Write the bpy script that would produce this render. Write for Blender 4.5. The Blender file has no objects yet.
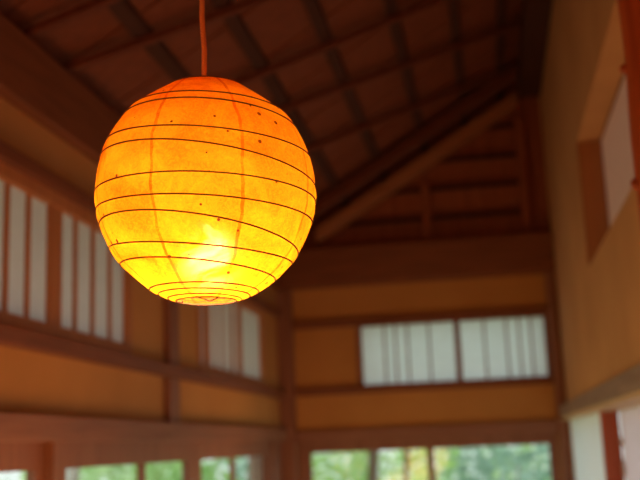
import bpy, bmesh, math, random
from mathutils import Vector, Matrix, noise
random.seed(7)
S = bpy.context.scene; C = S.collection
EYE = 1.78                       # camera height above the floor
XL, XR, YB, YF = -1.442, 0.498, 7.0, -2.0
PITCH = 0.6                      # rise of the shed roof per metre

# ------------------------------------------------------------------ materials
def mat(name):
    m = bpy.data.materials.new(name); m.use_nodes = True
    nt = m.node_tree; nt.nodes.clear()
    out = nt.nodes.new('ShaderNodeOutputMaterial')
    return m, nt, out
def N(nt, t, **kw):
    n = nt.nodes.new(t)
    for k, v in kw.items():
        if k in n.inputs: n.inputs[k].default_value = v
        else: setattr(n, k, v)
    return n
def ramp(nt, fac, stops):
    r = nt.nodes.new('ShaderNodeValToRGB'); nt.links.new(fac, r.inputs[0])
    e = r.color_ramp.elements
    while len(e) < len(stops): e.new(0.5)
    for i, (p, c) in enumerate(stops):
        e[i].position = p; e[i].color = (*c, 1)
    return r.outputs[0]
def wood(name, c1, c2, axis=1, rough=.6, bump=.15):
    m, nt, out = mat(name)
    tc = N(nt, 'ShaderNodeTexCoord'); mp = N(nt, 'ShaderNodeMapping')
    sc = [14, 14, 14]; sc[axis] = 0.9; mp.inputs['Scale'].default_value = sc
    nt.links.new(tc.outputs['Object'], mp.inputs[0])
    no = N(nt, 'ShaderNodeTexNoise', Scale=3.0, Detail=6.0, Distortion=.6)
    nt.links.new(mp.outputs[0], no.inputs['Vector'])
    col = ramp(nt, no.outputs['Fac'], [(.3, c1), (.7, c2)])
    b = N(nt, 'ShaderNodeBsdfPrincipled', Roughness=rough)
    nt.links.new(col, b.inputs['Base Color'])
    bp = N(nt, 'ShaderNodeBump', Strength=bump, Distance=.004)
    nt.links.new(no.outputs['Fac'], bp.inputs['Height']); nt.links.new(bp.outputs[0], b.inputs['Normal'])
    nt.links.new(b.outputs[0], out.inputs[0]); return m
def plaster(name, c1, c2):
    m, nt, out = mat(name)
    tc = N(nt, 'ShaderNodeTexCoord')
    no = N(nt, 'ShaderNodeTexNoise', Scale=2.5, Detail=5.0); nt.links.new(tc.outputs['Object'], no.inputs['Vector'])
    fi = N(nt, 'ShaderNodeTexNoise', Scale=160.0, Detail=3.0); nt.links.new(tc.outputs['Object'], fi.inputs['Vector'])
    col = ramp(nt, no.outputs['Fac'], [(.3, c1), (.7, c2)])
    b = N(nt, 'ShaderNodeBsdfPrincipled', Roughness=.95)
    nt.links.new(col, b.inputs['Base Color'])
    bp = N(nt, 'ShaderNodeBump', Strength=.3, Distance=.002)
    nt.links.new(fi.outputs['Fac'], bp.inputs['Height']); nt.links.new(bp.outputs[0], b.inputs['Normal'])
    nt.links.new(b.outputs[0], out.inputs[0]); return m
def plain(name, c, rough=.5, metal=0.0):
    m, nt, out = mat(name)
    tc = N(nt, 'ShaderNodeTexCoord')
    no = N(nt, 'ShaderNodeTexNoise', Scale=60.0, Detail=2.0); nt.links.new(tc.outputs['Object'], no.inputs['Vector'])
    col = ramp(nt, no.outputs['Fac'], [(.2, tuple(v*.8 for v in c)), (.8, tuple(min(1, v*1.15) for v in c))])
    b = N(nt, 'ShaderNodeBsdfPrincipled', Roughness=rough, Metallic=metal)
    nt.links.new(col, b.inputs['Base Color']); nt.links.new(b.outputs[0], out.inputs[0]); return m
def shoji_paper(name, c, t):
    m, nt, out = mat(name)
    tc = N(nt, 'ShaderNodeTexCoord')
    no = N(nt, 'ShaderNodeTexNoise', Scale=25.0, Detail=4.0); nt.links.new(tc.outputs['Object'], no.inputs['Vector'])
    col = ramp(nt, no.outputs['Fac'], [(.3, tuple(v*.94 for v in c)), (.7, c)])
    d = N(nt, 'ShaderNodeBsdfDiffuse'); tr = N(nt, 'ShaderNodeBsdfTranslucent'); mx = N(nt, 'ShaderNodeMixShader', Fac=t)
    nt.links.new(col, d.inputs[0]); nt.links.new(col, tr.inputs[0])
    nt.links.new(d.outputs[0], mx.inputs[1]); nt.links.new(tr.outputs[0], mx.inputs[2]); nt.links.new(mx.outputs[0], out.inputs[0])
    return m
def glass_mat():
    m, nt, out = mat('window_glass')
    lw = N(nt, 'ShaderNodeLayerWeight', Blend=.5); pw = N(nt, 'ShaderNodeMath', operation='POWER'); nt.links.new(lw.outputs['Facing'], pw.inputs[0]); pw.inputs[1].default_value = 5
    fr = N(nt, 'ShaderNodeMath', operation='MULTIPLY_ADD'); nt.links.new(pw.outputs[0], fr.inputs[0]); fr.inputs[1].default_value = .4; fr.inputs[2].default_value = .02
    t = N(nt, 'ShaderNodeBsdfTransparent', Color=(.95, .98, .96, 1)); g = N(nt, 'ShaderNodeBsdfGlossy', Roughness=.02)
    mx = N(nt, 'ShaderNodeMixShader')
    nt.links.new(fr.outputs[0], mx.inputs[0]); nt.links.new(t.outputs[0], mx.inputs[1]); nt.links.new(g.outputs[0], mx.inputs[2])
    nt.links.new(mx.outputs[0], out.inputs[0]); return m
def washi():
    """orange mulberry paper: translucent, cloudy with fibres, doubled where the eight gores overlap, flecked with bark"""
    m, nt, out = mat('lantern_paper'); L = nt.links.new
    tc = N(nt, 'ShaderNodeTexCoord'); sp = N(nt, 'ShaderNodeSeparateXYZ'); L(tc.outputs['Object'], sp.inputs[0])
    def M(op, a, b=None, c=None):
        n = N(nt, 'ShaderNodeMath', operation=op)
        for i, v in enumerate((a, b, c)):
            if v is None: continue
            if isinstance(v, (int, float)): n.inputs[i].default_value = v
            else: L(v, n.inputs[i])
        return n.outputs[0]
    wob = N(nt, 'ShaderNodeTexNoise', Scale=22.0, Detail=3.0); L(tc.outputs['Object'], wob.inputs['Vector'])
    ang = M('ARCTAN2', sp.outputs[1], sp.outputs[0])
    a = M('ADD', ang, 20*math.pi + math.radians(56.5)); a = M('ADD', a, M('MULTIPLY', M('SUBTRACT', wob.outputs['Fac'], .5), .11))
    f = M('FRACT', M('DIVIDE', a, math.pi/4)); f = M('ABSOLUTE', M('SUBTRACT', f, .5))      # .5 at a seam
    rr = M('SQRT', M('ADD', M('MULTIPLY', sp.outputs[0], sp.outputs[0]), M('MULTIPLY', sp.outputs[1], sp.outputs[1])))
    dist = M('MULTIPLY', M('SUBTRACT', .5, f), M('MULTIPLY', rr, math.pi/4))
    seam = M('LESS_THAN', dist, .0021)
    brk = N(nt, 'ShaderNodeTexNoise', Scale=55.0, Detail=3.0); L(tc.outputs['Object'], brk.inputs['Vector'])
    seam = M('MULTIPLY', seam, M('MULTIPLY', brk.outputs['Fac'], 1.0))
    cl = N(nt, 'ShaderNodeTexNoise', Scale=14.0, Detail=8.0, Roughness=.65, Distortion=1.2); L(tc.outputs['Object'], cl.inputs['Vector'])
    fib = N(nt, 'ShaderNodeTexNoise', Scale=120.0, Detail=4.0, Roughness=.7, Distortion=2.5); L(tc.outputs['Object'], fib.inputs['Vector'])
    vo = N(nt, 'ShaderNodeTexVoronoi', Scale=58.0); L(tc.outputs['Object'], vo.inputs['Vector'])
    sv = N(nt, 'ShaderNodeSeparateColor'); L(vo.outputs['Color'], sv.inputs[0])
    fleck = M('LESS_THAN', vo.outputs['Distance'], M('MULTIPLY', M('GREATER_THAN', sv.outputs[0], .25), M('MULTIPLY', M('POWER', sv.outputs[1], 1.6), .18)))
    thick = M('ADD', M('MULTIPLY', M('SUBTRACT', cl.outputs['Fac'], .5), 2.2), M('MULTIPLY', M('SUBTRACT', fib.outputs['Fac'], .5), 1.3))
    thick = M('ADD', M('ADD', thick, .42), seam)
    col = ramp(nt, thick, [(0.0, PAPER_THIN), (1.0, PAPER_THICK)])
    fm = N(nt, 'ShaderNodeMix', data_type='RGBA'); L(fleck, fm.inputs[0]); L(col, fm.inputs[6]); fm.inputs[7].default_value = (.16, .02, .004, 1)
    col = fm.outputs[2]
    bp = N(nt, 'ShaderNodeBump', Strength=.35, Distance=.003); L(cl.outputs['Fac'], bp.inputs['Height'])
    tr = N(nt, 'ShaderNodeBsdfTranslucent'); L(col, tr.inputs[0]); L(bp.outputs[0], tr.inputs['Normal'])
    df = N(nt, 'ShaderNodeBsdfDiffuse'); L(col, df.inputs[0])
    rf = N(nt, 'ShaderNodeBsdfRefraction', Roughness=.6, IOR=1.3); rf.inputs[0].default_value = (1, .72, .25, 1); L(bp.outputs[0], rf.inputs['Normal'])
    tp = N(nt, 'ShaderNodeBsdfTransparent', Color=(1, .8, .5, 1)); hole = M('MULTIPLY', M('MAXIMUM', M('SUBTRACT', cl.outputs['Fac'], .46), 0.0), .06)
    m1 = N(nt, 'ShaderNodeMixShader', Fac=.44); L(tr.outputs[0], m1.inputs[1]); L(df.outputs[0], m1.inputs[2])
    m2 = N(nt, 'ShaderNodeMixShader'); L(M('MULTIPLY', M('MAXIMUM', M('SUBTRACT', cl.outputs['Fac'], .40), 0.0), .26), m2.inputs[0]); L(m1.outputs[0], m2.inputs[1]); L(rf.outputs[0], m2.inputs[2])
    m3 = N(nt, 'ShaderNodeMixShader'); L(hole, m3.inputs[0]); L(m2.outputs[0], m3.inputs[1]); L(tp.outputs[0], m3.inputs[2])
    L(m3.outputs[0], out.inputs[0]); return m
PAPER_THIN = (1.0, .385, .012); PAPER_THICK = (.66, .11, .0015)

def leaf_mat(name, c1, c2):
    m, nt, out = mat(name)
    oi = N(nt, 'ShaderNodeTexCoord'); no = N(nt, 'ShaderNodeTexNoise', Scale=2.2, Detail=3.0); nt.links.new(oi.outputs['Object'], no.inputs['Vector'])
    col = ramp(nt, no.outputs['Fac'], [(.35, c1), (.65, c2)])
    d = N(nt, 'ShaderNodeBsdfPrincipled', Roughness=.5); tr = N(nt, 'ShaderNodeBsdfTranslucent'); mx = N(nt, 'ShaderNodeMixShader', Fac=.45)
    nt.links.new(col, d.inputs['Base Color']); nt.links.new(col, tr.inputs[0])
    nt.links.new(d.outputs[0], mx.inputs[1]); nt.links.new(tr.outputs[0], mx.inputs[2]); nt.links.new(mx.outputs[0], out.inputs[0]); return m

W1, W2 = (.22, .078, .04), (.32, .125, .068)
M = dict(
    wx=wood('brown_wood_across', W1, W2, 0), wy=wood('brown_wood_along', W1, W2, 1), wz=wood('brown_wood_upright', W1, W2, 2),
    dx=wood('dark_wood_across', (.17, .045, .014), (.27, .078, .026), 0), dy=wood('dark_wood_along', (.17, .045, .014), (.27, .078, .026), 1),
    dz=wood('dark_wood_upright', (.17, .045, .014), (.27, .078, .026), 2),
    red=wood('reddish_log', (.42, .075, .02), (.62, .13, .035), 2, .5, .3),
    redz=wood('reddish_upright', (.36, .07, .03), (.5, .11, .045), 2),
    frame=wood('orange_brown_wood', (.42, .145, .045), (.55, .21, .07), 2),
    jamb=wood('orange_jamb', (.42, .15, .045), (.55, .21, .07), 2),
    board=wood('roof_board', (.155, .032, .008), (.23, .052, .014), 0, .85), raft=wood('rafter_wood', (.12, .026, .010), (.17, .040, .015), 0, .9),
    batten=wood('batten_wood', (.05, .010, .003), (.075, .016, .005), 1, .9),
    gable=wood('gable_board', (.25, .06, .02), (.37, .098, .034), 2, .7),
    hip=wood('pale_rafter_wood', (.34, .12, .045), (.44, .165, .065), 0),
    plaster=plaster('ochre_plaster', (.50, .215, .055), (.58, .26, .07)),
    plaster2=plaster('tan_plaster', (.62, .30, .12), (.72, .36, .15)),
    grey=wood('weathered_rail', (.24, .145, .115), (.36, .235, .19), 1),
    soffit=wood('pale_track_wood', (.6, .42, .25), (.72, .52, .33), 1),
    shoji=shoji_paper('shoji_paper', (.84, .82, .80), .5),
    shoji2=shoji_paper('shoji_paper_back', (.90, .94, .93), .75),
    shoji3=shoji_paper('shoji_paper_pink', (.88, .66, .58), .28),
    glass=glass_mat(), washi=washi(),
    wire=plain('rib_wire', (.12, .03, .006), .8), cordm=plain('cord_orange', (.75, .17, .04), .8), metal=plain('grey_metal', (.55, .5, .45), .35, .8),
    socket=plain('socket_black', (.03, .02, .02), .4), floor=wood('floor_boards', (.3, .13, .05), (.42, .2, .08), 1, .4),
    ground=plaster('garden_soil', (.30, .36, .18), (.42, .48, .26)), bark=wood('bark', (.16, .10, .07), (.3, .22, .16), 2, .9, .6),
    palebark=wood('pale_bark', (.4, .36, .32), (.6, .56, .5), 2, .9, .4),
    leafA=leaf_mat('light_leaves', (.44, .66, .22), (.66, .84, .40)), leafB=leaf_mat('mid_leaves', (.24, .40, .18), (.42, .56, .30)),
    leafC=leaf_mat('blueish_leaves', (.30, .48, .38), (.52, .70, .58)), roof=plain('roof_tiles', (.12, .12, .13), .8),
    curtain=shoji_paper('curtain_cloth', (.92, .80, .74), .5),
)

# ------------------------------------------------------------------ helpers
def obj(name, bm, m, parent=None, smooth=False):
    me = bpy.data.meshes.new(name); bm.normal_update(); bm.to_mesh(me); bm.free()
    o = bpy.data.objects.new(name, me); C.objects.link(o); me.materials.append(m)
    if smooth:
        for p in me.polygons: p.use_smooth = True
    if parent:
        o.parent = parent
    return o
def recenter(o):
    """put the origin at the mesh's own centre"""
    vs = [v.co.copy() for v in o.data.vertices]
    lo = Vector([min(v[i] for v in vs) for i in range(3)]); hi = Vector([max(v[i] for v in vs) for i in range(3)])
    c = (lo + hi)/2; o.data.transform(Matrix.Translation(-c)); o.location = c; return o
def box(bm, x0, x1, y0, y1, z0, z1, bev=0):
    r = bmesh.ops.create_cube(bm, size=1); vs = r['verts']
    bmesh.ops.scale(bm, vec=(abs(x1-x0), abs(y1-y0), abs(z1-z0)), verts=vs)
    bmesh.ops.translate(bm, vec=((x0+x1)/2, (y0+y1)/2, (z0+z1)/2), verts=vs)
    if bev: bmesh.ops.bevel(bm, geom=list({e for v in vs for e in v.link_edges}), offset=bev, segments=2, affect='EDGES', profile=.7)
def bx(*a, bev=0):
    bm = bmesh.new(); box(bm, *a, bev=bev); return bm
def tube(bm, pts, rad, seg=8, closed=False, caps=True):
    n = len(pts); rings = []; prev = None
    for i, p in enumerate(pts):
        p = Vector(p)
        a = Vector(pts[(i-1) % n]) if (closed or i > 0) else p
        b = Vector(pts[(i+1) % n]) if (closed or i < n-1) else p
        t = (b-a).normalized()
        if prev is None: u = t.orthogonal().normalized()
        else: u = (prev - t*prev.dot(t)).normalized()
        prev = u; w = t.cross(u); r = rad(i/(n-1)) if callable(rad) else rad
        rings.append([bm.verts.new(p + (u*math.cos(2*math.pi*k/seg) + w*math.sin(2*math.pi*k/seg))*r) for k in range(seg)])
    for i in range(n if closed else n-1):
        A, B = rings[i], rings[(i+1) % n]; s = 0
        if closed and i == n-1:
            s = min(range(seg), key=lambda k: (A[0].co-B[k].co).length)
        for k in range(seg):
            bm.faces.new((A[k], A[(k+1) % seg], B[(k+1+s) % seg], B[(k+s) % seg]))
    if not closed and caps:
        bm.faces.new(rings[0][::-1]); bm.faces.new(rings[-1])
def tag(o, label, cat, group=None, kind=None):
    o['label'] = label; o['category'] = cat
    if group: o['group'] = group
    if kind: o['kind'] = kind
    return o
def struct(o, label=None, cat=None):
    o['kind'] = 'structure'
    if label: o['label'] = label
    if cat: o['category'] = cat
    return o
def empty(name, loc):
    o = bpy.data.objects.new(name, None); o.location = loc; o.empty_display_size = .1; C.objects.link(o); return o
def part(name, bm, m, parent, smooth=False):
    """child mesh whose coordinates are given in the world"""
    bm.transform(Matrix.Translation(-parent.location)); return obj(name, bm, m, parent, smooth)
def Z(z): return z + EYE
def roofz(x): return Z(1.365) + PITCH*(x - XL)

# wall slab with rectangular holes; u runs along the wall
def wall(name, axis, c0, c1, u0, u1, z0, z1, holes, m, label):
    us = sorted({u0, u1, *[h[0] for h in holes], *[h[1] for h in holes]}); zs = sorted({z0, z1, *[h[2] for h in holes], *[h[3] for h in holes]})
    bm = bmesh.new()
    for i in range(len(us)-1):
        for j in range(len(zs)-1):
            um, zm = (us[i]+us[i+1])/2, (zs[j]+zs[j+1])/2
            if any(h[0] < um < h[1] and h[2] < zm < h[3] for h in holes): continue
            if axis == 'x': box(bm, c0, c1, us[i], us[i+1], zs[j], zs[j+1])
            else: box(bm, us[i], us[i+1], c0, c1, zs[j], zs[j+1])
    bmesh.ops.remove_doubles(bm, verts=bm.verts, dist=1e-5)
    return struct(obj(name, bm, m), label, 'wall')

# ------------------------------------------------------------------ setting
T = .14
wall('wall_left', 'x', XL-T, XL, YF, YB+T, 0, Z(1.36),
     [(2.42, 3.95, Z(.395), Z(.905)), (4.92, 6.44, Z(.395), Z(.905)), (1.3, 6.895, .04, Z(.06))], M['plaster'], 'ochre plaster wall on the left above the glass doors')
wall('wall_back', 'y', YB, YB+T, XL, XR, 0, Z(1.38),
     [(-.90, .435, Z(.36), Z(.875)), (-1.342, .424, .04, Z(.06))], M['plaster'], 'ochre plaster end wall under the gable')
wall('wall_right', 'x', XR, XR+T, YF, YB+T, 0, Z(2.7),
     [(2.62, 4.82, Z(.78), Z(1.39)), (1.6, 6.93, .04, Z(.13))], M['plaster2'], 'tan plaster wall on the right')
wall('wall_front', 'y', YF-T, YF, XL-T, XR+T, 0, Z(2.7), [], M['plaster'], 'ochre plaster wall behind the viewer')
bm = bmesh.new()
for k in range(11): box(bm, XL+.1763*k+.001, XL+.1763*(k+1)-.001, YF, YB, -.05, 0)
struct(obj('floor', bm, M['floor']), 'wooden board floor', 'floor')

# sloping board ceiling: planks following the slope
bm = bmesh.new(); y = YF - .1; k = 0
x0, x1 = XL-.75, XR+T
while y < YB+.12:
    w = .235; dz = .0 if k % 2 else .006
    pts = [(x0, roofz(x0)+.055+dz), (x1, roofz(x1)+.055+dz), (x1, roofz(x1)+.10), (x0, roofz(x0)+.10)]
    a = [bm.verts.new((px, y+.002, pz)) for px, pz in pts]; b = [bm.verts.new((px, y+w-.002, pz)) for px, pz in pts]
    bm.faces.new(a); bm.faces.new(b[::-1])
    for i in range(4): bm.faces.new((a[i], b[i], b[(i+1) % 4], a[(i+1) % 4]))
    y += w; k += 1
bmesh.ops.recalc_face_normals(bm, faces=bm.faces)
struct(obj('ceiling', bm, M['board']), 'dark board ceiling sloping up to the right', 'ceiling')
bm = bmesh.new()
pts = [(x0-.05, roofz(x0-.05)+.11), (x1+.3, roofz(x1+.3)+.11), (x1+.3, roofz(x1+.3)+.2), (x0-.05, roofz(x0-.05)+.2)]
a = [bm.verts.new((px, YF-.5, pz)) for px, pz in pts]; b = [bm.verts.new((px, YB+.55, pz)) for px, pz in pts]
bm.faces.new(a); bm.faces.new(b[::-1])
for i in range(4): bm.faces.new((a[i], b[i], b[(i+1) % 4], a[(i+1) % 4]))
bmesh.ops.recalc_face_normals(bm, faces=bm.faces)
struct(obj('trim_9', bm, M['roof']), 'tiled roof slab over the ceiling boards', 'roof')

# gable end above the tie beam: upright boards
bm = bmesh.new(); n = 12
for k in range(n):
    xa = XL - .05 + (XR-XL+.1)*k/n; xb = XL - .05 + (XR-XL+.1)*(k+1)/n; d = .004*(k % 2)
    v = []
    for yy in (YB+.02+d, YB+T):
        v.append([bm.verts.new((px, yy, pz)) for px, pz in ((xa, Z(1.38)), (xb, Z(1.38)), (xb, roofz(xb)+.07), (xa, roofz(xa)+.07))])
    bm.faces.new(v[0]); bm.faces.new(v[1][::-1])
    for i in range(4): bm.faces.new((v[0][i], v[1][i], v[1][(i+1) % 4], v[0][(i+1) % 4]))
bmesh.ops.recalc_face_normals(bm, faces=bm.faces)
struct(obj('wall_gable', bm, M['gable']), 'dark board gable above the end wall', 'wall')

# trims on the walls (protrude a few cm)
def trim(i, bm, m, label): return struct(obj('trim_%d' % i, bm, m), label, 'trim')
trim(1, bx(XL, XL+.035, YF, YB-.1, Z(.905), Z(.955), bev=.003), M['dy'], 'dark rail above the left transom windows')
trim(2, bx(XL, XL+.045, YF, YB-.1, Z(.340), Z(.395), bev=.003), M['dy'], 'dark rail below the left transom windows')
trim(3, bx(XL, XL+.05, YF, YB-.1, Z(.055), Z(.137), bev=.004), M['wy'], 'brown lintel rail over the left glass doors')
trim(4, bx(XL+.1, XR-.07, YB-.035, YB, Z(.822), Z(.882), bev=.003), M['dx'], 'dark rail above the end transom window')
trim(5, bx(XL+.1, XR-.07, YB-.04, YB, Z(.356), Z(.412), bev=.003), M['dx'], 'dark rail below the end transom window')
trim(6, bx(XL+.1, XR-.07, YB-.05, YB, Z(.045), Z(.117), bev=.004), M['wx'], 'brown lintel rail over the end glass doors')
trim(7, bx(XR-.055, XR, YF, YB-.08, Z(.136), Z(.206), bev=.004), M['grey'], 'greyish weathered rail on the right wall')
trim(8, bx(XR-.05, XR+.12, 1.6, 6.93, Z(.115), Z(.134)), M['soffit'], 'pale track board under the right rail')

# posts and beams
def thing(name, bm, m, label, cat, group=None, smooth=False):
    o = obj(name, bm, m, smooth=smooth); recenter(o); return tag(o, label, cat, group)
thing('corner_post', bx(XL, XL+.1, YB-.1, YB-.001, 0, Z(1.1), bev=.006), M['wz'], 'brown square wooden post in the far left corner of the room', 'post')
bm = bmesh.new(); tube(bm, [(XR-.035, YB-.045, z) for z in [Z(1.385)*k/30 for k in range(31)]], lambda t: .036 + .003*math.sin(t*23), 14)
thing('corner_post', bm, M['wz'], 'brown slightly knobbly wooden post in the far right corner', 'post', smooth=True)
thing('wall_post', bx(XL, XL+.03, 4.38, 4.53, Z(.139), Z(.338), bev=.004), M['wz'], 'short brown post on the left plaster, under the rail', 'post')
thing('wall_post', bx(XL, XL+.03, 4.38, 4.53, Z(.397), Z(.903), bev=.004), M['wz'], 'brown post between the two left transom windows', 'post')
thing('wall_plate_beam', bx(XL-.0, XL+.05, YF, YB-.14, Z(1.112), Z(1.345), bev=.01), M['dy'], 'heavy dark beam running along the top of the left wall', 'beam')
thing('tie_beam', bx(XL+.002, XR-.002, YB-.13, YB+.015, Z(1.11), Z(1.378), bev=.012), M['dx'], 'heavy dark brown beam across the end wall under the gable', 'beam')
thing('ridge_beam', bx(XR-.15, XR-.002, YF+.02, YB-.15, roofz(XR-.15)-.10, roofz(XR-.15)+.02, bev=.01), M['batten'], 'blackish beam along the top of the right wall', 'beam')

def slope_bar(x0, y0, x1, y1, w, z_off0, z_off1):
    """bar lying in the roof slope from (x0,y0) to (x1,y1), w wide, between two heights below the roof plane"""
    d = Vector((x1-x0, y1-y0)).normalized(); nrm = Vector((-d.y, d.x))*w/2
    bm = bmesh.new(); v = []
    for (x, y) in ((x0, y0), (x1, y1)):
        for s, zz in ((-1, z_off0), (1, z_off0), (1, z_off1), (-1, z_off1)):
            px, py = x + nrm.x*s, y + nrm.y*s
            v.append(bm.verts.new((px, py, roofz(px) + zz)))
    bm.faces.new(v[0:4][::-1]); bm.faces.new(v[4:8])
    for i in range(4): bm.faces.new((v[i], v[(i+1) % 4], v[4+(i+1) % 4], v[4+i]))
    bmesh.ops.recalc_face_normals(bm, faces=bm.faces)
    bmesh.ops.bevel(bm, geom=list(bm.edges), offset=.004, segments=1, affect='EDGES'); return bm
RX0, RX1 = XL+.01, XR-.16
for ya, yb, where in ((.1, .95, 'rafter nearest the wall behind the viewer'), (.8, 1.7, 'third rafter before the lantern cord'), (1.5, 2.4, 'second rafter before the upper left corner'),
                  (2.2, 3.05, 'rafter crossing the uppermost left corner of the ceiling'), (2.92, 3.78, 'rafter high on the left, first one beyond the upper left corner'),
                  (3.24, 4.50, 'rafter passing just beside the lantern cord'), (3.93, 5.11, 'rafter rising from the upper right side of the lantern'),
                  (4.33, 5.90, 'rafter next beyond the one at the top of the lantern'), (5.05, 6.62, 'rafter reaching towards the top of the diagonal beam')):
    s = (yb-ya)/1.94
    xe = min(RX1, XL + (6.38-ya)/s)
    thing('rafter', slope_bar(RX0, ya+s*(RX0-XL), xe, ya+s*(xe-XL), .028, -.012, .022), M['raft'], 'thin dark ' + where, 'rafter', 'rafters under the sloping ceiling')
thing('rafter', slope_bar(XL+.14, 6.5, RX1, 6.5, .09, -.055, .022), M['raft'], 'broad dark bar added as the shadow band right beside the pale diagonal beam', 'rafter', 'rafters under the sloping ceiling')  # shade built as a bar: dark band above the diagonal beam
thing('gable_rafter', slope_bar(XL+.31, 6.925, XR-.16, 6.925, .11, -.125, -.03), M['hip'], 'pale brown diagonal beam rising along the gable to the ridge', 'beam')
for xx, where in ((-1.19, 'lowest, above the left wall beam'), (-.92, 'second from the left wall'), (-.64, 'middle one, right of the lantern cord'), (-.335, 'fourth from the left wall'),
              (-.04, 'second from the ridge beam'), (.22, 'nearest the ridge beam')):
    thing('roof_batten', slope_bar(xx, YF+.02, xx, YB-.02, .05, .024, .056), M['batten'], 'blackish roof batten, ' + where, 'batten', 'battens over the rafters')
# gable frame
def gpost(x, w, label):
    zt = roofz(x)-.21
    thing('gable_post', bx(x-w/2, x+w/2, YB-.05, YB+.018, Z(1.38), zt, bev=.003), M['gable'], label, 'post', 'uprights in the gable')
gpost(-.35, .055, 'thin upright at the middle of the gable, below the diagonal beam')
gpost(.335, .06, 'tall thin upright in the gable near the right wall')
for zz, xa, lab in ((2.19, None, 'topmost'), (1.976, None, 'second from the top'), (1.771, None, 'third from the top'), (1.56, None, 'lowest')):
    xa = max(XL + (zz-1.165+.02)/PITCH - .33 + .02, -1.2) + .02
    for a, b, side in ((xa, -.38, 'left of the middle upright'), (max(xa, -.32), .303, 'between the two uprights')):
        if b-a < .1: continue
        thing('gable_batten', bx(a, b, YB-.02, YB+.018, Z(zz)-.014, Z(zz)+.014, bev=.002), M['batten'], '%s dark horizontal batten in the gable, %s' % (lab, side), 'batten', 'horizontal battens in the gable')

# round post at the right window with two knots
bm = bmesh.new(); cx, cy = XR-.055, 2.49
tube(bm, [(cx+.003*math.sin(k*.7)+.012*k/40, cy+(k/40)*-.035+.02, Z(.206)+(2.50-.206)*k/40) for k in range(41)], lambda t: .053+.003*math.sin(t*31), 20)
lp = thing('log_post', bm, M['red'], 'reddish natural log post at the right window, at the right edge of the picture', 'post', smooth=True)
def knot(z, r):
    bm = bmesh.new(); bmesh.ops.create_icosphere(bm, subdivisions=3, radius=r)
    for v in bm.verts: v.co *= 1 + .18*noise.noise(v.co*60); v.co.z *= 1.15
    bmesh.ops.translate(bm, vec=(cx-.051, cy+.010, z), verts=bm.verts)
    part('knot', bm, M['red'], lp, True)
knot(Z(.905), .011); knot(Z(.605), .014)

# ------------------------------------------------------------------ transom windows (shoji)
def window(idx, label, axis, plane, u0, u1, z0, z1, fr, bars, mull, paper, inward, cross=None):
    """axis 'x': window in the left wall (u = y); axis 'y': in the end wall (u = x). inward = +1/-1 direction into the room"""
    def B(bm, ua, ub, za, zb, d0, d1):
        a, b = sorted((plane+inward*d0, plane+inward*d1))
        if axis == 'x': box(bm, a, b, ua, ub, za, zb, bev=.0015)
        else: box(bm, ua, ub, a, b, za, zb, bev=.0015)
    mz = M['frame'] if axis == 'x' else M['wz']
    root = empty('window_%d' % idx, (plane, (u0+u1)/2, z0) if axis == 'x' else ((u0+u1)/2, plane, z0)); struct(root, label, 'window')
    bm = bmesh.new()
    B(bm, u0, u1, z0, z0+fr, -.05, .01); B(bm, u0, u1, z1-fr, z1, -.05, .01); B(bm, u0, u0+fr, z0+fr, z1-fr, -.05, .01); B(bm, u1-fr, u1, z0+fr, z1-fr, -.05, .01)
    part('window_frame', bm, mz, root)
    for a, b in mull:
        bm = bmesh.new(); B(bm, a, b, z0+fr, z1-fr, -.018, .0); part('mullion', bm, mz, root)
    for c, w in bars:
        bm = bmesh.new(); B(bm, c-w/2, c+w/2, z0+fr, z1-fr, -.0135, -.006); part('bar', bm, mz, root)
    edges = [u0+fr] + [e for ab in sorted(mull) for e in ab] + [u1-fr]
    for i in range(0, len(edges), 2):
        bm = bmesh.new(); B(bm, edges[i]-.004, edges[i+1]+.004, z0+fr-.004, z1-fr+.004, -.0165, -.0145); part('paper_pane', bm, paper, root)
    return root
LB = [(c, .030) for c in (2.56, 2.71, 2.87, 3.02, 3.405, 3.57, 3.745)]
window(1, 'near left transom window with white paper and slim vertical bars', 'x', XL, 2.42, 3.95, Z(.397), Z(.903), .045, LB, [(3.17, 3.27)], M['shoji'], 1)
window(2, 'far left transom window with white paper, below the lantern', 'x', XL, 4.92, 6.44, Z(.397), Z(.903), .045, [(5.31, .02), (5.46, .025), (5.66, .05)], [(5.07, 5.17), (5.80, 5.87)], M['shoji'], 1)
window(3, 'wide transom window with white paper in the end wall', 'y', YB, -.90, .435, Z(.375), Z(.86), .04,
       [(c, .013) for c in (-.70, -.625, -.54, -.39, -.01, .14, .225, .305)], [(-.216, -.176)], M['shoji2'], -1)
# right window: deep reveal with a wooden far jamb
w4 = struct(empty('window_4', (XR, 4.0, Z(.78))), 'recessed white window high in the right wall', 'window')
part('jamb', bx(XR+.002, XR+.139, 4.795, 4.818, Z(.782), Z(1.388)), M['jamb'], w4)
bm = bmesh.new(); box(bm, XR+.106, XR+.122, 2.63, 4.79, Z(1.382), Z(1.388)); box(bm, XR+.106, XR+.122, 2.63, 4.79, Z(.782), Z(.79)); box(bm, XR+.106, XR+.122, 4.782, 4.789, Z(.79), Z(1.382))
part('window_frame', bm, M['dz'], w4)
part('paper_pane', bx(XR+.112, XR+.116, 2.63, 4.785, Z(.788), Z(1.384)), M['shoji3'], w4)

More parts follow.
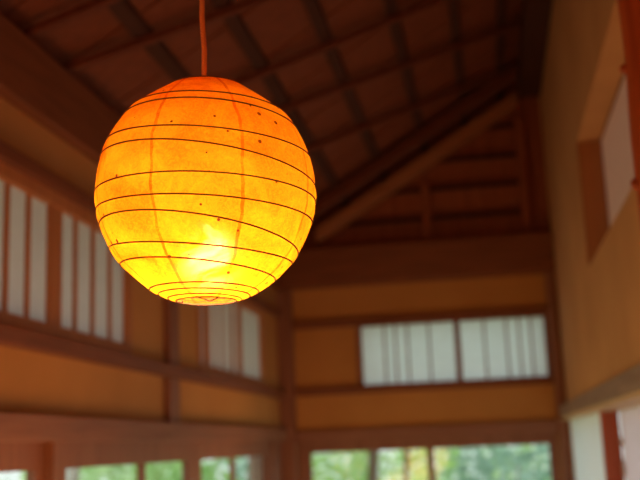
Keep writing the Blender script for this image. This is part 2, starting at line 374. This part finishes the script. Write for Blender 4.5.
# ------------------------------------------------------------------ glass doors
def door(idx, label, axis, plane, u0, u1, st, munt, inward, rail=.093, st2=None):
    def B(bm, ua, ub, za, zb, d0, d1):
        a, b = sorted((plane+inward*d0, plane+inward*d1))
        if axis == 'x': box(bm, a, b, ua, ub, za, zb)
        else: box(bm, ua, ub, a, b, za, zb)
    z0, z1 = .045, Z(.058); st2 = st2 or st
    root = struct(empty('door_%d' % idx, (plane, (u0+u1)/2, 0) if axis == 'x' else ((u0+u1)/2, plane, 0)), label, 'door')
    bm = bmesh.new()
    B(bm, u0, u0+st, z0, z1, -.05, -.015); B(bm, u1-st2, u1, z0, z1, -.05, -.015)
    B(bm, u0+st, u1-st2, z1-rail, z1, -.049, -.016); B(bm, u0+st, u1-st2, z0, z0+.25, -.049, -.016)
    part('door_frame', bm, M['wz'], root)
    for c in munt:
        bm = bmesh.new(); B(bm, c-.02, c+.02, z0+.25, z1-rail, -.045, -.02); part('muntin', bm, M['wz'], root)
    bm = bmesh.new(); B(bm, u0+st, u1-st2, z0+.25, z1-rail, -.034, -.031); part('pane', bm, M['glass'], root)
    return root
door(1, 'nearest left glass door, its wooden stile left of the double post', 'x', XL-.037, 1.32, 3.30, .10, [2.3], 1)
door(2, 'middle left glass door looking onto light green garden', 'x', XL, 3.255, 4.90, .10, [4.17], 1)
door(3, 'far left glass door next to the corner post', 'x', XL, 4.91, 6.64, .10, [5.70], 1)
door(4, 'left half of the glass doors in the end wall', 'y', YB, -1.34, -.4302, .088, [], -1, st2=.022)
door(5, 'right half of the glass doors in the end wall', 'y', YB, -.4298, .42, .022, [], -1, st2=.058)
struct(obj('trim_10', bx(XL-.06, XL+.004, 6.645, 6.893, .04, Z(.054)), M['wz']), 'brown jamb board between the far left glass door and the corner post', 'trim')
# right wall sliding paper doors
d6 = struct(empty('door_6', (XR, 6, 0)), 'white paper sliding door at the far right, beside the corner post', 'door')
bm = bmesh.new(); box(bm, XR+.012, XR+.04, 4.96, 5.0, .045, Z(.113)); box(bm, XR+.012, XR+.04, 6.88, 6.92, .045, Z(.113)); box(bm, XR+.012, XR+.04, 5.0, 6.88, .045, .2); 
part('door_frame', bm, M['wz'], d6)
part('paper_panel', bx(XR+.008, XR+.011, 5.0, 6.92, .045, Z(.113)), shoji_paper('shoji_paper_door', (.90, .92, .93), .65), d6)
d7 = struct(empty('door_7', (XR, 4, 0)), 'pinkish white sliding door panel at the lower right edge', 'door')
bm = bmesh.new(); box(bm, XR+.092, XR+.12, 1.62, 1.67, .045, Z(.113)); box(bm, XR+.092, XR+.12, 4.86, 4.91, .045, Z(.113)); box(bm, XR+.092, XR+.12, 1.67, 4.86, .045, .2)
part('door_frame', bm, M['wz'], d7)
part('paper_panel', bx(XR+.088, XR+.091, 1.62, 4.91, .045, Z(.113)), shoji_paper('shoji_paper_door_pink', (.90, .82, .86), .6), d7)
p = thing('door_post', bx(XR+.002, XR+.084, 4.915, 4.955, .0, Z(.113), bev=.002), M['redz'], 'reddish wooden post between the two white sliding doors on the right', 'post')
part('latch', bx(XR+.077, XR+.087, 4.905, 4.915, Z(-.05), Z(-.01), bev=.002), M['metal'], p)
part('latch', bx(XR+.077, XR+.087, 4.905, 4.915, Z(-.19), Z(-.11), bev=.002), M['metal'], p)

# ------------------------------------------------------------------ the lantern
LC = Vector((-.3585, 1.2789, Z(.3424)))
R0, BU, BL = .1475, .1585, .1515
def prof(z):
    b = BU if z > 0 else BL
    return R0*math.sqrt(max(0, 1-(z/b)**2))
RINGS = [(.1475, -.010, .0), (.1329, -.0392, -.0013), (.1105, -.0722, .0155), (.0925, -.0822, -.0383), (.0575, -.1076, .0274), (.0245, -.1508, -.0647), (-.0083, -.0591, -.0055),
         (-.0335, -.080, .008), (-.0675, -.1503, -.092), (-.0865, -.1171, .0320), (-.1097, -.121, -.026), (-.1327, -.0397, -.0118), (-.1385, -.0389, -.0112),
         (-.1434, -.0346, -.0100), (-.1460, -.0205, -.0014)]
RINGS = [RINGS[0], *[RINGS[i] for i in range(2, 15)]]
def ringz(p, th):
    a, b, c = p; z = a
    for _ in range(40):
        z2 = a + b*prof(z)*math.cos(th) + c*prof(z)*math.sin(th); z2 = max(-.1468, min(.152, z2)); z = .5*z + .5*z2
    return z
NL = 128; cols = []
for k in range(NL):
    th = 2*math.pi*k/NL; zs = [ringz(p, th) for p in RINGS]
    for i in range(1, len(zs)): zs[i] = min(zs[i], zs[i-1]-.0015)
    cols.append(zs)
# keep the wires off each other at the poles
lan = empty('paper_lantern', LC); tag(lan, 'glowing round orange paper lantern with thin wire ribs hanging on a cord', 'lantern')
bm = bmesh.new(); SUB = 6; grid = []
for k in range(NL):
    th = 2*math.pi*k/NL; c = []
    for i in range(len(RINGS)-1):
        za, zb = cols[k][i], cols[k][i+1]; ra, rb = prof(za), prof(zb)
        for s in range(SUB):
            t = s/SUB; z = za+(zb-za)*t; r = ra+(rb-ra)*t
            bow = math.sin(math.pi*t)*(za-zb)*.0; d = Vector((math.cos(th), math.sin(th), 0))
            wr = .0009*noise.noise(Vector((math.cos(th)*9, math.sin(th)*9, z*30)))*math.sin(math.pi*t)
            r += -bow + wr + min(.012, (za-zb))*.10*math.sin(math.pi*t)
            c.append(bm.verts.new((r*d.x, r*d.y, z)))
    z = cols[k][-1]; r = prof(z); c.append(bm.verts.new((r*math.cos(th), r*math.sin(th), z))); grid.append(c)
for k in range(NL):
    A, B = grid[k], grid[(k+1) % NL]
    for i in range(len(A)-1): bm.faces.new((A[i], A[i+1], B[i+1], B[i]))
bmesh.ops.recalc_face_normals(bm, faces=bm.faces)
obj('paper_shade', bm, M['washi'], lan, True)
for i in range(len(RINGS)):
    bm = bmesh.new(); r_ = .00105
    tube(bm, [((prof(cols[k][i])+.0004)*math.cos(2*math.pi*k/NL), (prof(cols[k][i])+.0004)*math.sin(2*math.pi*k/NL), cols[k][i]) for k in range(NL)], r_, 6, closed=True)
    obj('rib', bm, M['wire'], lan, True)
# wire spreader, socket, bulb, cord
bm = bmesh.new(); rt = prof(cols[0][0])
tube(bm, [(-rt, 0, .1475), (-.02, 0, .1455), (.02, 0, .1455), (rt, 0, .1475)], .0009, 6)
obj('wire_spreader', bm, M['wire'], lan, True)
rb = .0395
bm = bmesh.new(); tube(bm, [(-rb, -.004, -.145), (-rb*.75, -.02, -.149), (-rb*.72, -.024, -.1475)], .0008, 6); obj('wire_hook', bm, M['wire'], lan, True)
bm = bmesh.new(); tube(bm, [(-.002, -rb-.001, -.1462), (.012, -rb+.002, -.152), (.018, -rb+.004, -.150), (.022, -rb+.01, -.1462)], .0008, 6); obj('wire_hook', bm, M['wire'], lan, True)
bm = bmesh.new(); tube(bm, [(-.036, -.026, .146), (-.037, -.027, .1515)], .0016, 8); obj('pin', bm, M['metal'], lan, True)
BZ = -.085
bm = bmesh.new(); tube(bm, [(0, 0, z) for z in (.02, .018, -.02, -.026, -.034)], lambda t: .013+.021*t, 24); sock = obj('shading_socket', bm, M['socket'], lan, True)  # hidden socket, flared into a cap so the upper paper falls darker
bm = bmesh.new(); bmesh.ops.create_uvsphere(bm, u_segments=32, v_segments=20, radius=.026)
for v in bm.verts:
    if v.co.z > 0: s = 1-.35*(v.co.z/.026)**2; v.co.x *= s; v.co.y *= s; v.co.z *= 1.6
bmesh.ops.translate(bm, vec=(.004, -.004, BZ), verts=bm.verts)
mb, nt, out = mat('bulb_light'); em = N(nt, 'ShaderNodeEmission', Color=(1, .78, .42, 1), Strength=115.0); nt.links.new(em.outputs[0], out.inputs[0])
obj('light_bulb', bm, mb, sock, True)
topz = roofz(LC.x) - LC.z - .085
bm = bmesh.new(); pts = []
for k in range(60):
    t = k/59; z = .02 + (topz-.02)*t
    w = .0016*math.exp(-((z-.21)/.03)**2) - .0012*math.exp(-((z-.25)/.03)**2)
    pts.append((-.0004 - .004*t + w, 0, z))
tube(bm, pts, .0037, 12)
m, nt, out = mat('twisted_cord'); tc = N(nt, 'ShaderNodeTexCoord'); wv = N(nt, 'ShaderNodeTexWave', Scale=160.0, Distortion=2.5); wv.bands_direction = 'DIAGONAL'
nt.links.new(tc.outputs['Object'], wv.inputs['Vector']); col = ramp(nt, wv.outputs['Fac'], [(.2, (.60, .17, .06)), (.8, (.78, .26, .10))])
b = N(nt, 'ShaderNodeBsdfPrincipled', Roughness=.8); nt.links.new(col, b.inputs['Base Color']); bp = N(nt, 'ShaderNodeBump', Strength=.6, Distance=.001); nt.links.new(wv.outputs['Fac'], bp.inputs['Height']); nt.links.new(bp.outputs[0], b.inputs['Normal']); nt.links.new(b.outputs[0], out.inputs[0])
obj('cord', bm, m, lan, True)
bm = bmesh.new(); bmesh.ops.create_cone(bm, segments=24, radius1=.03, radius2=.022, depth=.04, cap_ends=True)
bmesh.ops.translate(bm, vec=(-.0044, 0, topz+.018), verts=bm.verts); obj('ceiling_cup', bm, M['socket'], lan)

# ------------------------------------------------------------------ garden outside
bm = bmesh.new(); box(bm, -30, 30, -20, 40, -.5, -.35); struct(obj('ground', bm, M['ground']), 'garden ground outside', 'ground')
def shrub(name, x, y, rad, h, z0, leaf, label, n=1500, ls=.07, trunk=.03, bark='bark'):
    base = Vector((x, y, -.35)); root = empty(name, base); tag(root, label, 'tree' if 'tree' in name else 'shrub', 'garden plants beyond the glass doors')
    rnd = random.Random(int(x*100+y*10)); bm = bmesh.new()
    for _ in range(n):
        while True:
            p = Vector((rnd.uniform(-1, 1), rnd.uniform(-1, 1), rnd.uniform(-1, 1)))
            if .25 < p.length < 1 and noise.noise(p*2.4+base) > -.25: break
        c = Vector((p.x*rad, p.y*rad, z0 + (p.z+1)/2*(h-z0) - base.z))
        u = Vector((rnd.gauss(0, 1), rnd.gauss(0, 1), rnd.gauss(0, .6))).normalized(); w = u.orthogonal().normalized(); q = ls*rnd.uniform(.6, 1.3)
        a = [bm.verts.new(c - u*q), bm.verts.new(c + w*q*.42 + u*.1*q), bm.verts.new(c + u*q), bm.verts.new(c - w*q*.42 + u*.1*q)]
        bm.faces.new(a)
    obj('foliage', bm, M[leaf], root)
    bm = bmesh.new(); top = (z0+h)/2 - base.z
    tube(bm, [(.05*math.sin(k*1.1+x), .05*math.cos(k*1.3), top*k/8) for k in range(9)], lambda t: trunk*(1.2-.6*t), 10)
    for j in range(5):
        a = j*1.26; z = top*(.45+.1*j)
        tube(bm, [(0, 0, z), (math.cos(a)*rad*.35, math.sin(a)*rad*.35, z+.2), (math.cos(a)*rad*.6, math.sin(a)*rad*.6, z+.5)], lambda t: trunk*.5*(1.1-t*.8), 6)
    obj('trunk', bm, M[bark], root, True); return root
G = [('garden_shrub', -3.05, 7.5, .62, 2.6, .1, 'leafA', 'light green shrub outside the nearest left glass door'),
     ('garden_shrub', -4.3, 11.6, 1.0, 3.0, .0, 'leafA', 'bright light green bush outside the middle left glass door'),
     ('garden_shrub', -2.9, 9.35, .55, 2.5, .1, 'leafA', 'yellowish green bush right of the pale trunk outside the middle left glass door'),
     ('garden_shrub', -2.55, 11.2, .45, 2.5, .1, 'leafC', 'bluish green bush outside the far left glass door'),
     ('garden_shrub', -1.45, 9.8, .5, 2.6, .0, 'leafA', 'light green bush at the left of the end glass doors'),
     ('garden_shrub', -.75, 12.2, .5, 2.4, .1, 'leafA', 'pale green bush in the left half of the end glass doors'),
     ('garden_shrub', .1, 10.3, .65, 2.5, .1, 'leafC', 'bluish green bush in the right half of the end glass doors'),
     ('garden_shrub', .6, 12.6, .85, 3.0, .1, 'leafA', 'green bush seen behind the bluish one at the end'),
     ('garden_tree', -2.9, 16.5, 1.7, 4.2, .3, 'leafB', 'leafy green tree standing farther off at the end'),
     ('garden_tree', -8, 20, 3.0, 5.5, .2, 'leafB', 'large leafy tree far off on the left'),
     ('garden_tree', 0, 22, 3.0, 5.5, .2, 'leafB', 'large leafy tree far off behind the end glass doors')]
for g in G: shrub(*g)
def trunk(x, y, r, h, m, label):
    bm = bmesh.new(); tube(bm, [(x+.03*math.sin(k), y+.03*math.cos(k*1.4), -.36+h*k/14) for k in range(15)], lambda t: r*(1.15-.35*t)*(1+.05*math.sin(t*40)), 14)
    thing('tree_trunk', bm, M[m], label, 'tree trunk', 'bare trunks in the garden', True)
trunk(-2.62, 6.15, .045, 4.5, 'palebark', 'pale slim tree trunk seen through the middle left glass door')
trunk(-1.05, 9.0, .05, 4.5, 'bark', 'dark tree trunk seen at the left of the end glass doors')
trunk(-2.1, 8.9, .06, 4.5, 'bark', 'brown tree trunk seen through the far left glass door')
trunk(-.70, 8.3, .022, 4.5, 'bark', 'thin dark tree trunk in the left half of the end glass doors')
# curtain strip behind the last left door
bm = bmesh.new(); v = []
for k in range(25):
    yy = 6.36+.36*k/24; xx = XL-.085+.012*math.sin(k*1.6); v.append((bm.verts.new((xx, yy, .1)), bm.verts.new((xx, yy, Z(-.0)))))
for a, b in zip(v, v[1:]): bm.faces.new((a[0], b[0], b[1], a[1]))
cu = obj('curtain', bm, M['curtain'], smooth=True); sm = cu.modifiers.new('thick', 'SOLIDIFY'); sm.thickness = .003
tag(cu, 'narrow pale curtain gathered at the far end of the left glass doors', 'curtain')
# ------------------------------------------------------------------ light
w = bpy.data.worlds.new('sky'); S.world = w; w.use_nodes = True; nt = w.node_tree
bg = nt.nodes['Background']; tc = N(nt, 'ShaderNodeTexCoord'); sp = N(nt, 'ShaderNodeSeparateXYZ'); nt.links.new(tc.outputs['Generated'], sp.inputs[0])
col = ramp(nt, sp.outputs[2], [(.0, (.84, .92, .88)), (.5, (.78, .89, 1.0))]); nt.links.new(col, bg.inputs[0]); bg.inputs[1].default_value = 1.25
def fill_light(name, loc, power, color, r):
    l = bpy.data.lights.new(name, 'POINT'); l.energy = power; l.color = color; l.shadow_soft_size = r
    o = bpy.data.objects.new(name, l); o.location = loc; C.objects.link(o)
WARM = (1, .50, .18)  # unseen warm fill lights without fixtures, added to brighten the walls
fill_light('fill_light_near', (-.95, -.6, 1.6), 34, WARM, .3)
fill_light('fill_light_middle', (-.9, 2.9, 1.28), 15.5, WARM, .3)
fill_light('fill_light_far', (-.8, 5.4, 1.25), 14, WARM, .3)
sun = bpy.data.lights.new('sun', 'SUN'); sun.energy = 1.6; sun.angle = math.radians(12); sun.color = (1, .96, .88)
so = bpy.data.objects.new('sun', sun); so.rotation_euler = Vector((-.25, .75, -1)).to_track_quat('-Z', 'Y').to_euler(); C.objects.link(so)

# ------------------------------------------------------------------ camera
F = 1006.13; yaw, pit, rol = -.15945962, .20356627, -.0408868
cy_, sy_, cp, sp_ = math.cos(yaw), math.sin(yaw), math.cos(pit), math.sin(pit)
fwd = Vector((sy_*cp, cy_*cp, sp_)); rt_ = Vector((cy_, -sy_, 0)); up = rt_.cross(fwd)
r = rt_*math.cos(rol) + up*math.sin(rol); u = -rt_*math.sin(rol) + up*math.cos(rol)
cam = bpy.data.cameras.new('camera'); co = bpy.data.objects.new('camera', cam); C.objects.link(co)
cam.sensor_width = 36; cam.sensor_fit = 'HORIZONTAL'; cam.lens = F*36/640; cam.clip_start = .02
co.matrix_world = Matrix(((r.x, u.x, -fwd.x, 0), (r.y, u.y, -fwd.y, 0), (r.z, u.z, -fwd.z, EYE), (0, 0, 0, 1)))
cam.dof.use_dof = True; cam.dof.focus_distance = 1.25; cam.dof.aperture_fstop = 4.2
S.camera = co
S.view_settings.view_transform = 'Standard'; S.view_settings.look = 'None'; S.view_settings.exposure = 0; S.view_settings.gamma = 1
S.view_settings.use_curve_mapping = False
S.cycles.use_denoising = True; S.cycles.max_bounces = 10; S.cycles.transparent_max_bounces = 12; S.cycles.sample_clamp_indirect = 8
